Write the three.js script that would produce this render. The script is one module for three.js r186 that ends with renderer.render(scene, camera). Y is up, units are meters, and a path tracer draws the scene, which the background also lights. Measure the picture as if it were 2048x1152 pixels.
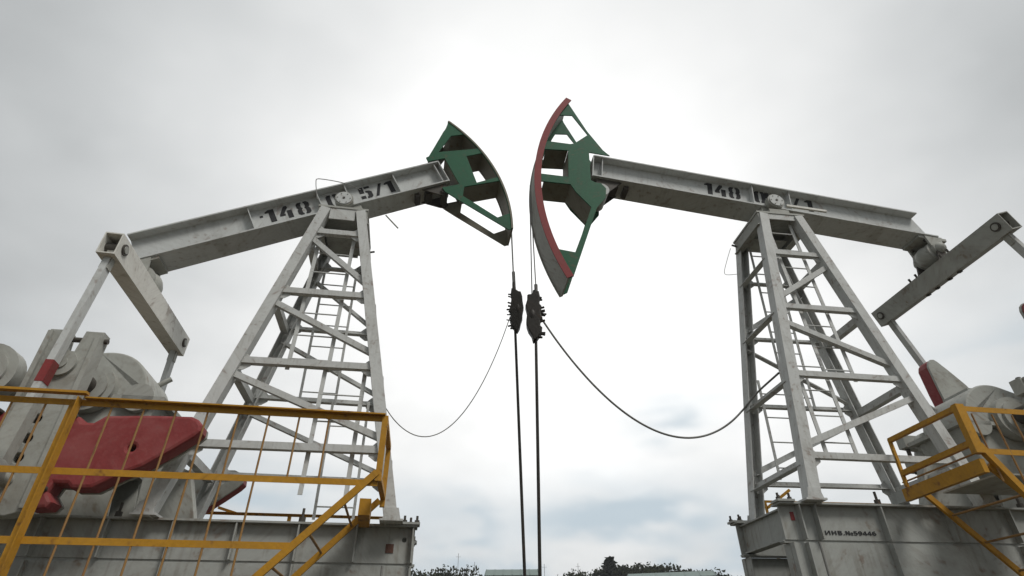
import * as THREE from 'three';
import { mergeGeometries } from 'three/addons/utils/BufferGeometryUtils.js';
import { FontLoader } from 'three/addons/loaders/FontLoader.js';

// ------------------------------------------------------------------ camera
const scene = new THREE.Scene();
const EYE = 1.45;                                        // metres above the ground
const camera = new THREE.PerspectiveCamera(2 * Math.atan(576 / 1140.8) * 180 / Math.PI, 2048 / 1152, 0.1, 3000);
camera.rotation.order = 'YXZ';
camera.position.set(0, EYE, 0);
camera.rotation.x = 33.742 * Math.PI / 180;
camera.rotation.z = -0.428 * Math.PI / 180;
camera.updateMatrixWorld(true);

// ------------------------------------------------------------------ noise
function mulberry(a) { return () => { a |= 0; a = a + 0x6D2B79F5 | 0; let t = Math.imul(a ^ a >>> 15, 1 | a); t = t + Math.imul(t ^ t >>> 7, 61 | t) ^ t; return ((t ^ t >>> 14) >>> 0) / 4294967296; }; }
const hash3 = (x, y, z) => { let h = Math.imul(x, 374761393) ^ Math.imul(y, 668265263) ^ Math.imul(z, 2147483647 - 1013); h = Math.imul(h ^ h >>> 13, 1274126177); return ((h ^ h >>> 16) >>> 0) / 4294967296; };
const sm = t => t * t * (3 - 2 * t), lerp = (a, b, t) => a + (b - a) * t;
function noise3(x, y, z) {
  const X = Math.floor(x), Y = Math.floor(y), Z = Math.floor(z), u = sm(x - X), v = sm(y - Y), w = sm(z - Z);
  const c = (i, j, k) => hash3(X + i, Y + j, Z + k);
  return lerp(lerp(lerp(c(0, 0, 0), c(1, 0, 0), u), lerp(c(0, 1, 0), c(1, 1, 0), u), v), lerp(lerp(c(0, 0, 1), c(1, 0, 1), u), lerp(c(0, 1, 1), c(1, 1, 1), u), v), w);
}
const fbm3 = (x, y, z, o) => { let s = 0, a = 0.5, n = 0; for (let i = 0; i < o; i++) { s += a * noise3(x, y, z); n += a; a *= 0.5; x = x * 2.03 + 7.1; y = y * 2.03 + 3.7; z = z * 2.03 + 1.9; } return s / n; };
const smooth = (a, b, x) => { const t = Math.min(1, Math.max(0, (x - a) / (b - a))); return t * t * (3 - 2 * t); };

// ------------------------------------------------------------------ sky: thin bright overcast, bluer gaps low down
{
  const W = 1024, H = 512, data = new Float32Array(W * H * 4);
  // [azimuth, elevation, half width, half height, strength] of the larger gaps in view
  const GAPS = [[11.5, 12.2, 9, 2.6, 0.9], [-7.5, 11, 9, 3.2, 0.95], [17.5, 20, 5.5, 1.8, 0.55], [25, 9.5, 8, 3, 0.6], [-24, 13, 9, 3, 0.6], [50, 20, 14, 4, 0.4], [-60, 16, 20, 5, 0.4]];
  const gAz = 4 * Math.PI / 180, gEl = 37.5 * Math.PI / 180;
  const g = new THREE.Vector3(Math.sin(gAz) * Math.cos(gEl), Math.sin(gEl), -Math.cos(gAz) * Math.cos(gEl));
  for (let j = 0; j < H; j++) for (let i = 0; i < W; i++) {
    const el = ((j + 0.5) / H - 0.5) * Math.PI, az = ((i + 0.5) / W - 0.5) * 2 * Math.PI;
    const x = Math.cos(az) * Math.cos(el), y = Math.sin(el), z = Math.sin(az) * Math.cos(el);
    const ang = Math.acos(Math.min(1, Math.max(-1, x * g.x + y * g.y + z * g.z))) * 180 / Math.PI;
    // cloud deck as seen from below: stretch the noise towards the horizon
    const yy = Math.max(y, 0) + 0.16, px = x / yy, pz = z / yy;
    const n1 = fbm3(px * 1.1 + 3.1, 2.2, pz * 1.5 + 8.4, 5), n2 = fbm3(px * 3.4 + 1.1, 5.2, pz * 4.2 + 2.4, 4);
    const n3 = fbm3(x * 8 + 5, y * 32 + 11, z * 8 + 2, 5);
    const n4 = fbm3(px * 8.5 + 4.7, 1.2, pz * 10 + 6.4, 4);
    let L = 0.33 + 0.425 * Math.exp(-Math.pow(ang / 38, 2.7)) + 0.13 * Math.exp(-((ang / 24) ** 2)) + (n1 - 0.5) * 0.2 + (n2 - 0.5) * 0.13 + (n4 - 0.5) * 0.06;
    L += 0.12 * Math.exp(-(((Math.atan2(x, -z) - 0.62) / 0.45) ** 2) - ((Math.asin(y) - 0.36) / 0.2) ** 2);   // paler streak low over the second machine
    const dx = Math.acos(Math.min(1, x * 0.60 + y * 0.66 - z * 0.452)); L -= 0.10 * Math.exp(-((dx / 0.3) ** 2)) * (0.6 + 0.8 * n1);
    const cool = 1 - smooth(0.35, 0.75, L); let r = L * (0.995 - 0.03 * cool), gg = L, b = L * (0.995 + 0.02 * cool);
    // bluish gaps between the clouds, mostly low down
    const low = 1 - smooth(0.12, 0.30, y);
    let gap = 0.75 * low * smooth(0.495, 0.585, n3 * 0.7 + n1 * 0.3);
    const azd = Math.atan2(x, -z) * 180 / Math.PI + (n2 - 0.5) * 9, eld = Math.asin(y) * 180 / Math.PI + (n3 - 0.5) * 7;
    for (const [a0, e0, wa, we, k] of GAPS) gap = Math.max(gap, k * Math.exp(-(((azd - a0) / wa) ** 2) - ((eld - e0) / we) ** 2) * (0.55 + 0.9 * smooth(0.4, 0.56, n3)));
    const hz = 1 - smooth(0.0, 0.2, y); gap = Math.min(1, gap + hz * 0.18);
    r = lerp(r, 0.355, gap * 0.85); gg = lerp(gg, 0.43, gap * 0.85); b = lerp(b, 0.485, gap * 0.85);
    if (y < 0) { r = 0.3; gg = 0.32; b = 0.33; }
    data.set([r, gg, b, 1], (j * W + i) * 4);
  }
  const t = new THREE.DataTexture(data, W, H, THREE.RGBAFormat, THREE.FloatType);
  t.mapping = THREE.EquirectangularReflectionMapping; t.magFilter = THREE.LinearFilter; t.needsUpdate = true;
  scene.background = t; scene.environment = t;
}
const sun = new THREE.DirectionalLight(new THREE.Color(1, 0.97, 0.92), 1.5);
sun.position.set(17, 31, 10); sun.target.position.set(0, 2, -7);
sun.castShadow = true; sun.shadow.radius = 34; sun.shadow.mapSize.set(2048, 2048);
Object.assign(sun.shadow.camera, { left: -30, right: 30, top: 30, bottom: -30, near: 1, far: 120 });
scene.add(sun, sun.target);
scene.fog = new THREE.FogExp2(new THREE.Color(0.85, 0.88, 0.9), 0.0011);
const renderer = new THREE.WebGLRenderer({ antialias: true });
renderer.toneMapping = THREE.LinearToneMapping;
renderer.toneMappingExposure = 1.38;
renderer.shadowMap.enabled = true;

// ------------------------------------------------------------------ materials
// paint with grain, grime patches and rust flecks; all of it matter on the surface, tiled over `size` metres
function paint(seed, base, o = {}) {
  const { dirt = [0.16, 0.14, 0.11], amount = 0.35, rust = 0.3, rustCol = [0.16, 0.07, 0.035], size = 2.4, rough = 0.62, streak = 0, vary = 0.10 } = o;
  const N = 384, d = new Uint8Array(N * N * 4), bmp = new Uint8Array(N * N * 4);
  const s8 = c => { c = Math.min(1, Math.max(0, c)); return Math.round(255 * (c <= 0.0031308 ? 12.92 * c : 1.055 * Math.pow(c, 1 / 2.4) - 0.055)); };
  const tile = (u, v, f, k, oct) => { // torus lookup keeps it seamless
    const a = u * 2 * Math.PI, b = v * 2 * Math.PI, R = f / (2 * Math.PI);
    return fbm3(Math.cos(a) * R + seed * 3.1 + Math.cos(b) * R * 0.37, Math.sin(a) * R + k * 5.3 + Math.sin(b) * R * 0.93, Math.cos(b) * R + Math.sin(b) * R * 0.31 + k * 2.7 + seed, oct);
  };
  for (let j = 0; j < N; j++) for (let i = 0; i < N; i++) {
    const u = i / N, v = j / N;
    const a = tile(u, v, 5, 1, 4), b = tile(u, v, 17, 2, 4), c = tile(u, v, 60, 3, 3), e = tile(u, v, 150, 4, 2);
    const dm = amount * smooth(0.44, 0.70, a * 0.55 + b * 0.45) + amount * 0.45 * smooth(0.5, 0.75, c);
    const rm = rust * smooth(0.60, 0.74, b * 0.45 + c * 0.55);
    const st = streak ? tile(u * 1, v * 0.0 + 0.013, 90, 6, 3) * 0.6 + tile(u, v, 11, 7, 3) * 0.4 : 0;
    const sd = streak * smooth(0.52, 0.68, st) * (0.5 + c);
    const grain = 1 + (a - 0.5) * vary * 2 + (e - 0.5) * vary * 1.4;
    const p = (j * N + i) * 4;
    for (let k = 0; k < 3; k++) d[p + k] = s8(lerp(lerp(base[k] * grain, dirt[k], Math.min(0.85, dm + sd)), rustCol[k], Math.min(0.9, rm)));
    d[p + 3] = 255;
    const h = Math.round(255 * Math.min(1, Math.max(0, 0.35 + (e - 0.5) * 0.5 + (c - 0.5) * 0.4 - rm * 0.4)));
    bmp[p] = bmp[p + 1] = bmp[p + 2] = h; bmp[p + 3] = 255;
  }
  const mk = (arr, srgb) => { const t = new THREE.DataTexture(arr, N, N, THREE.RGBAFormat); t.wrapS = t.wrapT = THREE.RepeatWrapping; t.magFilter = THREE.LinearFilter; t.repeat.set(1 / size, 1 / size); if (srgb) t.colorSpace = THREE.SRGBColorSpace; t.needsUpdate = true; return t; };
  return new THREE.MeshPhysicalMaterial({ specularIntensity: 0.45, map: mk(d, true), bumpMap: mk(bmp, false), bumpScale: 0.002, roughness: rough, metalness: 0, side: THREE.DoubleSide });
}
scene.updateMatrixWorld(true);
const MAT = {
  grey: paint(1, [0.52, 0.535, 0.525], { amount: 0.2, rust: 0.35, streak: 0.14 }),
  tower: paint(2, [0.52, 0.53, 0.515], { amount: 0.2, rust: 0.45, streak: 0.16, size: 1.7 }),
  baseGrey: paint(3, [0.35, 0.36, 0.34], { amount: 0.32, rust: 0.35, streak: 0.28 }),
  machine: paint(4, [0.36, 0.365, 0.335], { amount: 0.45, rust: 0.3 }),
  beige: paint(5, [0.70, 0.69, 0.64], { amount: 0.3, rust: 0.35, dirt: [0.22, 0.17, 0.12] }),
  green: paint(6, [0.012, 0.094, 0.044], { amount: 0.25, dirt: [0.03, 0.07, 0.04], rust: 0.25, vary: 0.2, streak: 0.3 }),
  red: paint(7, [0.23, 0.040, 0.040], { amount: 0.5, dirt: [0.30, 0.10, 0.095], rust: 0.15, rustCol: [0.12, 0.035, 0.03], vary: 0.16, size: 2.2 }),
  rimRed: paint(8, [0.22, 0.035, 0.035], { amount: 0.3, dirt: [0.12, 0.05, 0.045], rust: 0.2 }),
  yellow: paint(9, [0.43, 0.215, 0.018], { amount: 0.3, dirt: [0.25, 0.13, 0.03], rust: 0.7, rustCol: [0.13, 0.05, 0.02], vary: 0.2 }),
  rustBar: paint(10, [0.30, 0.17, 0.06], { amount: 0.5, dirt: [0.2, 0.1, 0.05], rust: 0.6 }),
  olive: paint(18, [0.21, 0.195, 0.15], { amount: 0.5, dirt: [0.13, 0.11, 0.08], rust: 0.5 }),
  dark: paint(11, [0.075, 0.068, 0.058], { amount: 0.5, dirt: [0.05, 0.04, 0.032], rust: 0.4 }),
  grease: paint(12, [0.024, 0.021, 0.017], { amount: 0.3, dirt: [0.035, 0.028, 0.02], rust: 0.1, rough: 0.5 }),
  rope: paint(13, [0.22, 0.22, 0.21], { amount: 0.4, rust: 0.2, size: 0.5 }),
  rustBrown: paint(19, [0.11, 0.055, 0.04], { amount: 0.5, dirt: [0.07, 0.04, 0.03] }),
  black: new THREE.MeshStandardMaterial({ color: new THREE.Color(0.022, 0.022, 0.024), roughness: 0.85, side: THREE.DoubleSide }),
  soil: paint(14, [0.080, 0.068, 0.046], { amount: 0.6, dirt: [0.06, 0.058, 0.034], rust: 0.2, size: 9, rough: 1 }),
  wall: paint(15, [0.34, 0.32, 0.28], { amount: 0.4, rust: 0.1 }),
  roofGreen: paint(16, [0.14, 0.19, 0.175], { amount: 0.4, dirt: [0.1, 0.12, 0.1], rust: 0.2 }),
  bark: paint(17, [0.09, 0.07, 0.05], { amount: 0.5, dirt: [0.05, 0.045, 0.035], rust: 0, size: 1, rough: 1 }),
  glass: new THREE.MeshStandardMaterial({ color: new THREE.Color(0.03, 0.035, 0.04), roughness: 0.1 }),
};
const leafMat = (r, g, b) => new THREE.MeshPhysicalMaterial({ color: new THREE.Color(r, g, b), roughness: 0.95, transmission: 0.55, thickness: 0, side: THREE.DoubleSide });
const LEAF = [leafMat(0.125, 0.145, 0.07), leafMat(0.115, 0.14, 0.065), leafMat(0.135, 0.15, 0.075)];
const NEEDLE = leafMat(0.09, 0.11, 0.06);

// ------------------------------------------------------------------ geometry helpers
const v3 = (x, y, z) => new THREE.Vector3(x, y, z);
function metreUV(g) {                                    // uv in metres by the way each face points
  if (g.index) g = g.toNonIndexed();
  const p = g.attributes.position, uv = new Float32Array(p.count * 2), a = v3(), b = v3(), c = v3();
  for (let i = 0; i < p.count; i += 3) {
    a.fromBufferAttribute(p, i); b.fromBufferAttribute(p, i + 1); c.fromBufferAttribute(p, i + 2);
    const n = b.clone().sub(a).cross(c.clone().sub(a)), ax = Math.abs(n.x), ay = Math.abs(n.y), az = Math.abs(n.z);
    [a, b, c].forEach((q, k) => {
      const w = ax >= ay && ax >= az ? [q.z, q.y] : ay >= az ? [q.x, q.z] : [q.x, q.y];
      uv[(i + k) * 2] = w[0] + q.z * 0.13; uv[(i + k) * 2 + 1] = w[1] + q.x * 0.11;
    });
  }
  g.setAttribute('uv', new THREE.BufferAttribute(uv, 2));
  for (const k of Object.keys(g.attributes)) if (!['position', 'normal', 'uv'].includes(k)) g.deleteAttribute(k);
  g.morphAttributes = {};
  return g;
}
const taken = {};
const numbered = n => { const k = taken[n] = (taken[n] ?? -1) + 1; return k ? `${n}_${String(k).padStart(3, '0')}` : n; };
function M(name, geos, mat, parent) {
  geos = (Array.isArray(geos) ? geos : [geos]).map(metreUV);
  const m = new THREE.Mesh(geos.length > 1 ? mergeGeometries(geos) : geos[0], mat);
  m.castShadow = m.receiveShadow = true; m.name = name; parent.add(m); return m;
}
function G(name, parent) { const g = new THREE.Group(); g.name = name; parent.add(g); return g; }
function thing(name, label, category, group) { const g = G(numbered(name), scene); g.userData = { label, category }; if (group) g.userData.group = group; return g; }
function box(cx, cy, cz, w, h, d) { const g = new THREE.BoxGeometry(w, h, d); g.translate(cx, cy, cz); return g; }
const box2 = (a, b) => box((a[0] + b[0]) / 2, (a[1] + b[1]) / 2, (a[2] + b[2]) / 2, Math.abs(a[0] - b[0]), Math.abs(a[1] - b[1]), Math.abs(a[2] - b[2]));
function frame(a, b, up) {                               // basis with x along a->b and y as near `up` as can be
  const x = b.clone().sub(a).normalize(), z = x.clone().cross(up).normalize(), y = z.clone().cross(x);
  return new THREE.Matrix4().makeBasis(x, y, z).setPosition(a.clone().add(b).multiplyScalar(0.5));
}
const UP = v3(0, 1, 0), ZED = v3(0, 0, 1);
function bar(a, b, w, h, up = UP) { const g = new THREE.BoxGeometry(a.distanceTo(b), h, w); return g.applyMatrix4(frame(a, b, up)); }
function angle(a, b, s, t, up = UP, sy = 1, sz = 1) {    // rolled angle: one leg standing along up, one lying
  const L = a.distanceTo(b), p = new THREE.BoxGeometry(L, s, t), q = new THREE.BoxGeometry(L, t, s - t);
  q.translate(0, sy * (s / 2 - t / 2), sz * (s / 2));
  return mergeGeometries([p, q]).applyMatrix4(frame(a, b, up));
}
function channel(a, b, w, d, t, up, open = 1) {          // U section: web w wide, flanges d deep
  const L = a.distanceTo(b), web = new THREE.BoxGeometry(L, w, t), f1 = new THREE.BoxGeometry(L, t, d - t), f2 = f1.clone();
  web.translate(0, 0, open * (d / 2 - t / 2)); f1.translate(0, w / 2 - t / 2, -open * t / 2); f2.translate(0, -w / 2 + t / 2, -open * t / 2);
  return mergeGeometries([web, f1, f2]).applyMatrix4(frame(a, b, up));
}
function rod(a, b, r, seg = 10, r2 = r) {
  const g = new THREE.CylinderGeometry(r2, r, a.distanceTo(b), seg); g.rotateZ(-Math.PI / 2);
  return g.applyMatrix4(frame(a, b, Math.abs(b.clone().sub(a).normalize().y) > 0.95 ? ZED : UP));
}
const tube = (pts, r, n = 40, seg = 7) => new THREE.TubeGeometry(new THREE.CatmullRomCurve3(pts), n, r, seg);
const poly = p => new THREE.Shape(p.map(q => new THREE.Vector2(q[0], q[1])));
function plate(pts, z0, z1, holes = [], bevel = 0) {     // outline in x,y between two z
  const s = poly(pts); for (const h of holes) s.holes.push(new THREE.Path(h.map(q => new THREE.Vector2(q[0], q[1]))));
  const lo = Math.min(z0, z1), d = Math.abs(z1 - z0);
  const g = new THREE.ExtrudeGeometry(s, bevel ? { depth: d - 2 * bevel, bevelEnabled: true, bevelThickness: bevel, bevelSize: bevel, bevelOffset: -bevel, bevelSegments: 2 } : { depth: d, bevelEnabled: false });
  g.translate(0, 0, lo + bevel); return g;
}
const circle = (cx, cy, r, n = 20, a0 = 0, a1 = 2 * Math.PI) => Array.from({ length: n }, (_, i) => { const a = a0 + (a1 - a0) * i / (a1 - a0 > 6.28 ? n : n - 1); return [cx + r * Math.cos(a), cy + r * Math.sin(a)]; });
function discZ(cx, cy, z0, z1, r, seg = 28) { const g = new THREE.CylinderGeometry(r, r, Math.abs(z1 - z0), seg); g.rotateX(Math.PI / 2); g.translate(cx, cy, (z0 + z1) / 2); return g; }

// ------------------------------------------------------------------ ground
{
  const g = new THREE.PlaneGeometry(2400, 2400, 60, 60); g.rotateX(-Math.PI / 2);
  const m = M('ground', g, MAT.soil, scene); m.userData.kind = 'structure';
}

// ------------------------------------------------------------------ stencil figures (unit height)
const DIGIT = {
  1: [[[0.06, 0.78], [0.06, 0.88], [0.2, 1], [0.42, 1], [0.42, 0], [0.2, 0], [0.2, 0.78]]],
  4: [[[0, 0.26], [0, 0.4], [0.22, 1], [0.36, 1], [0.36, 0.84], [0.18, 0.42], [0.22, 0.42], [0.22, 0.26]], [[0.3, 0], [0.3, 0.62], [0.5, 0.62], [0.5, 0]]],
  8: [[[0, 0.12], [0.08, 0], [0.22, 0], [0.22, 0.1], [0.18, 0.16], [0.18, 0.42], [0.22, 0.46], [0.22, 0.54], [0.18, 0.58], [0.18, 0.84], [0.22, 0.9], [0.22, 1], [0.08, 1], [0, 0.88], [0, 0.6], [0.05, 0.5], [0, 0.4]],
    [[0.52, 0.12], [0.44, 0], [0.3, 0], [0.3, 0.1], [0.34, 0.16], [0.34, 0.42], [0.3, 0.46], [0.3, 0.54], [0.34, 0.58], [0.34, 0.84], [0.3, 0.9], [0.3, 1], [0.44, 1], [0.52, 0.88], [0.52, 0.6], [0.47, 0.5], [0.52, 0.4]]],
  0: [[[0, 0.12], [0.08, 0], [0.22, 0], [0.22, 0.14], [0.19, 0.18], [0.19, 0.82], [0.22, 0.86], [0.22, 1], [0.08, 1], [0, 0.88]], [[0.52, 0.12], [0.44, 0], [0.3, 0], [0.3, 0.14], [0.33, 0.18], [0.33, 0.82], [0.3, 0.86], [0.3, 1], [0.44, 1], [0.52, 0.88]]],
  5: [[[0, 0.48], [0, 1], [0.2, 1], [0.2, 0.48]], [[0, 0.02], [0, 0.26], [0.2, 0.26], [0.2, 0.02]], [[0.26, 0.84], [0.26, 1], [0.5, 1], [0.5, 0.84]], [[0.26, 0], [0.26, 0.14], [0.33, 0.18], [0.33, 0.46], [0.26, 0.5], [0.26, 0.64], [0.44, 0.62], [0.52, 0.5], [0.52, 0.12], [0.44, 0]]],
  '/': [[[0, 0], [0.3, 1], [0.44, 1], [0.14, 0]]],
  '.': [[[0, 0], [0, 0.14], [0.12, 0.14], [0.12, 0]]],
};
function stencil(list, h, z, dir) {                      // list of [figure, s, t]
  const out = [];
  for (const [c, s, t] of list) for (const p of DIGIT[c]) out.push(plate(p.map(([x, y]) => [s + dir * x * h * 1.5, t + y * h]), z - 0.0012, z + 0.0012));
  return out;
}

// ------------------------------------------------------------------ pumpjack
// local axes: x towards the well, y up from the top of the base frame (+ LIFT), n across with + on the side of the yellow fence
const LIFT = 0.35, HT = 4.0, BF = 0.197, BD = 0.4355, PIVX = -1.0241;
function pumpjack(P, label) {
  const root = thing('pumpjack', label, 'pumpjack', 'pair of pumpjacks facing each other');
  root.position.set(P.X, P.Y - LIFT * P.k, P.Z); root.rotation.y = P.turn; root.scale.setScalar(P.k);
  const S = P.side, V = (x, y, n) => v3(x, y + LIFT, S * n);
  const nbox = (x0, x1, y0, y1, n0, n1) => box2([x0, y0 + LIFT, S * n0], [x1, y1 + LIFT, S * n1]);
  const nplate = (pts, n0, n1, holes, bevel) => plate(pts.map(q => [q[0], q[1] + LIFT]), S * n0, S * n1, (holes || []).map(h => h.map(q => [q[0], q[1] + LIFT])), bevel);
  const ndisc = (x, y, n0, n1, r, seg) => discZ(x, y + LIFT, S * n0, S * n1, r, seg);

  // --- base frame: two long I-beams, cross beams, upright stiffeners
  const base = G('base_frame', root), XB = 0.317, XE = -5.6, WB = 0.543;
  for (const s of [1, -1]) {
    M('side_beam', [nbox(XB, XE, -0.018, 0, s * (WB - 0.17), s * WB), nbox(XB, XE, -0.349, -0.336, s * (WB - 0.17), s * (WB - 0.092)), nplate([[XB - 0.02, -0.019], [XB - 0.02, -0.335], [XE, -0.335], [XE, -0.019]], s * (WB - 0.095), s * (WB - 0.08), P.patch || s < 0 ? [circle(0.2, -0.125, 0.024, 14)] : [])], MAT.baseGrey, base);
    for (const x of P.stiff) M('stiffener', nbox(x - 0.007, x + 0.007, -0.336, -0.019, s * (WB - 0.079), s * (WB - 0.006)), MAT.baseGrey, base);
    M('corner_pad', nbox(XB + 0.02, XB - 0.16, 0.001, 0.022, s * (WB - 0.12), s * (WB + 0.02)), MAT.baseGrey, base);
    for (const [x, dn] of [[XB - 0.01, -0.02], [XB - 0.13, -0.02], [XB - 0.07, -0.1]]) M('anchor_bolt', [rod(V(x, 0.022, s * (WB + dn)), V(x, 0.085, s * (WB + dn)), 0.012, 8), rod(V(x, 0.022, s * (WB + dn)), V(x, 0.045, s * (WB + dn)), 0.024, 6)], MAT.dark, base);
    for (const x of [-0.78, -2.4]) M('anchor_bolt', [rod(V(x, 0, s * (WB - 0.05)), V(x, 0.13, s * (WB - 0.05)), 0.013, 8), rod(V(x, 0, s * (WB - 0.05)), V(x, 0.05, s * (WB - 0.05)), 0.032, 6)], MAT.dark, base);
  }
  for (const x of [XB - 0.09, -1.6, -3.6]) M('cross_beam', [nbox(x - 0.01, x + 0.005, -0.31, -0.05, WB - 0.1, -(WB - 0.1)), nbox(x - 0.07, x + 0.04, -0.05, -0.035, WB - 0.1, -(WB - 0.1)), nbox(x - 0.07, x + 0.04, -0.325, -0.31, WB - 0.1, -(WB - 0.1))], MAT.baseGrey, base);
  if (P.patch) { M('rust_patch', nbox(0.03, 0.105, -0.245, -0.165, WB - 0.079, WB - 0.074), MAT.rustBrown, base); }
  else { M('red_mark', nbox(0.19, 0.15, -0.16, -0.08, WB - 0.079, WB - 0.075), MAT.rimRed, base); }

  // --- tower
  const tower = G('tower', root);
  const leg = (w, f, n) => [P[w + 't'], P[w + 'f']].map((q, i) => V(q[0], i ? 0.0 : HT - 0.02, n * q[1]));
  const at = (w, n, h) => { const [a, b] = leg(w, 0, n); return a.clone().lerp(b, (HT - h) / HT); };
  for (const n of [1, -1]) for (const w of ['f', 'r']) {
    const [a, b] = leg(w, 0, n);
    const side = v3(w === 'f' ? -1 : 1, 0, 0);
    M('leg', channel(a, b, 0.125, 0.14, 0.012, side, (n * S > 0 ? -1 : 1) * (w === 'f' ? 1 : -1)), MAT.tower, tower);
    M('foot', [nbox(b.x - 0.11, b.x + 0.11, 0.001, 0.02, n * P[w + 'f'][1] - 0.1, n * P[w + 'f'][1] + 0.08),
      nplate([[b.x - 0.085, 0.02], [b.x + 0.085, 0.02], [b.x + 0.06, 0.12], [b.x - 0.06, 0.12]], n * (P[w + 'f'][1] + 0.062), n * (P[w + 'f'][1] + 0.07))], MAT.tower, tower);
  }
  const out = n => n * S;
  for (const n of [1, -1]) {
    for (const h of P.levels) M('cross_rail', angle(at('r', n, h), at('f', n, h), S > 0 ? 0.074 : 0.066, 0.009, UP, -1, out(n) > 0 ? -1 : 1).translate(0, 0, out(n) * 0.036), MAT.tower, tower);
    for (const [hr, hf] of n > 0 ? P.diagNear : P.diagFar) M('diagonal_brace', angle(at('r', n, hr), at('f', n, hf), 0.066, 0.009, UP, -1, out(n) > 0 ? -1 : 1).translate(0, 0, out(n) * 0.026), MAT.tower, tower);
  }
  for (const w of ['f', 'r']) for (const h of P.levels) M('cross_rail', angle(at(w, 1, h - 0.06), at(w, -1, h - 0.06), 0.085, 0.009, UP, -1, (w === 'f' ? 1 : -1) * S), MAT.tower, tower);
  // gusset plates where rails meet legs, each with two bolts
  for (const n of [1, -1]) for (const w of ['f', 'r']) for (const h of P.levels) {
    const q = at(w, n, h), d = w === 'f' ? -1 : 1, y = h - 0.02;
    const gz = n * S > 0 ? q.z + 0.012 : q.z - 0.012;
    const g = M('gusset', plate([[q.x, y + LIFT - 0.1], [q.x, y + LIFT + 0.1], [q.x + d * 0.09, y + LIFT + 0.09], [q.x + d * 0.15, y + LIFT + 0.03], [q.x + d * 0.15, y + LIFT - 0.05], [q.x + d * 0.08, y + LIFT - 0.1]], gz - 0.004, gz + 0.004), MAT.tower, tower);
  }
  // cap: four deep plates under a top plate
  const xf = P.ft[0] + 0.0987, xr = P.rt[0] - 0.0987, wc = P.ft[1] + 0.061;
  M('cap_plate', nbox(xr, xf, HT - 0.004, HT + 0.026, wc, -wc), MAT.machine, tower);
  for (const n of [1, -1]) M('cap_web', nbox(xr + 0.16, xf - 0.16, HT - (P.side > 0 ? 0.19 : 0.10), HT - 0.005, n * (P.ft[1] + 0.05), n * (P.ft[1] + 0.036)), MAT.tower, tower);
  for (const x of [xf - 0.02, xr + 0.02]) M('cap_beam', [nbox(x - 0.01, x + 0.01, HT - 0.2, HT - 0.005, wc - 0.01, -wc + 0.01), nbox(x - 0.05, x + 0.05, HT - 0.215, HT - 0.2, wc - 0.012, -wc + 0.012)], MAT.machine, tower);
  M('cap_floor', nbox(xr + 0.08, xf - 0.08, HT - 0.16, HT - 0.145, -0.03, -wc + 0.03), MAT.machine, tower);
  M('grease_nipple', rod(V(xf, HT - 0.1, -wc + 0.06), V(xf + 0.07, HT - 0.08, -wc + 0.06), 0.014, 8), MAT.dark, tower);

  // --- ladders on both faces
  for (const n of [1, -1]) for (const [x0, x1, h0, h1] of P.ladders) {
    const lad = G('ladder', root), inset = n * S * 0.055;
    const wAt = h => lerp(P.ff[1], P.ft[1], h / HT);
    for (const x of [x0, x1]) M('rail', bar(V(x, h0, n * wAt(h0)), V(x, h1, n * wAt(h1)), 0.012, n > 0 ? 0.045 : 0.032, v3(1, 0, 0)).translate(0, 0, -inset), MAT.tower, lad);
    for (let h = h0 + 0.14; h < h1 - 0.05; h += 0.31) M('rung', rod(V(x0, h, n * wAt(h)), V(x1, h, n * wAt(h)), 0.009, 8).translate(0, 0, -inset), MAT.tower, lad);
  }

  // --- walking beam, turned about its bearing
  const wb = G('walking_beam', root); wb.position.set(PIVX, HT + P.yp + LIFT, 0); wb.rotation.z = P.b;
  const B = (s, t, n) => v3(s, t, S * n);
  const bbox = (s0, s1, t0, t1, n0, n1) => box2([s0, t0, S * n0], [s1, t1, S * n1]);
  const bplate = (pts, n0, n1, holes, bevel) => plate(pts, S * n0, S * n1, holes, bevel);
  for (const n of [1, -1]) M('web', bplate([[P.tailT, BD - 0.02], [P.front, BD - 0.02], [P.front, 0.02], [P.tailB, 0.02]], n * 0.062, n * 0.074), MAT.grey, wb);
  M('top_flange', bbox(P.tailT, P.front, BD - 0.02, BD, BF, -BF), MAT.grey, wb);
  M('bottom_flange', bbox(P.tailB, P.front, 0, 0.02, BF, -BF), MAT.grey, wb);
  for (const s of P.webStiff) for (const n of [1, -1]) M('stiffener', bbox(s - 0.006, s + 0.006, 0.021, BD - 0.021, n * 0.0745, n * (BF - 0.03)), MAT.grey, wb);
  M('end_plate', bbox(P.front, P.front + 0.015, 0.0, BD, BF - 0.01, -BF + 0.01), MAT.grey, wb);
  for (const c of P.text) M('stencilled_figure', stencil([c], P.textH, S * 0.0765, S), MAT.black, wb);
  M('bearing_saddle', [bbox(-0.2, 0.2, -0.10, -0.001, 0.17, -0.17), bbox(-0.14, 0.14, -0.2, -0.1, 0.15, -0.15)], MAT.machine, wb);
  for (const s of [-0.16, 0.16]) for (const n of [1, -1]) M('flange_bolt', rod(B(s, -0.12, n * 0.15), B(s, 0.05, n * 0.15), 0.014, 6), MAT.dark, wb);
  // bearing housing on the cap
  const bh = G('saddle_bearing', root);
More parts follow.
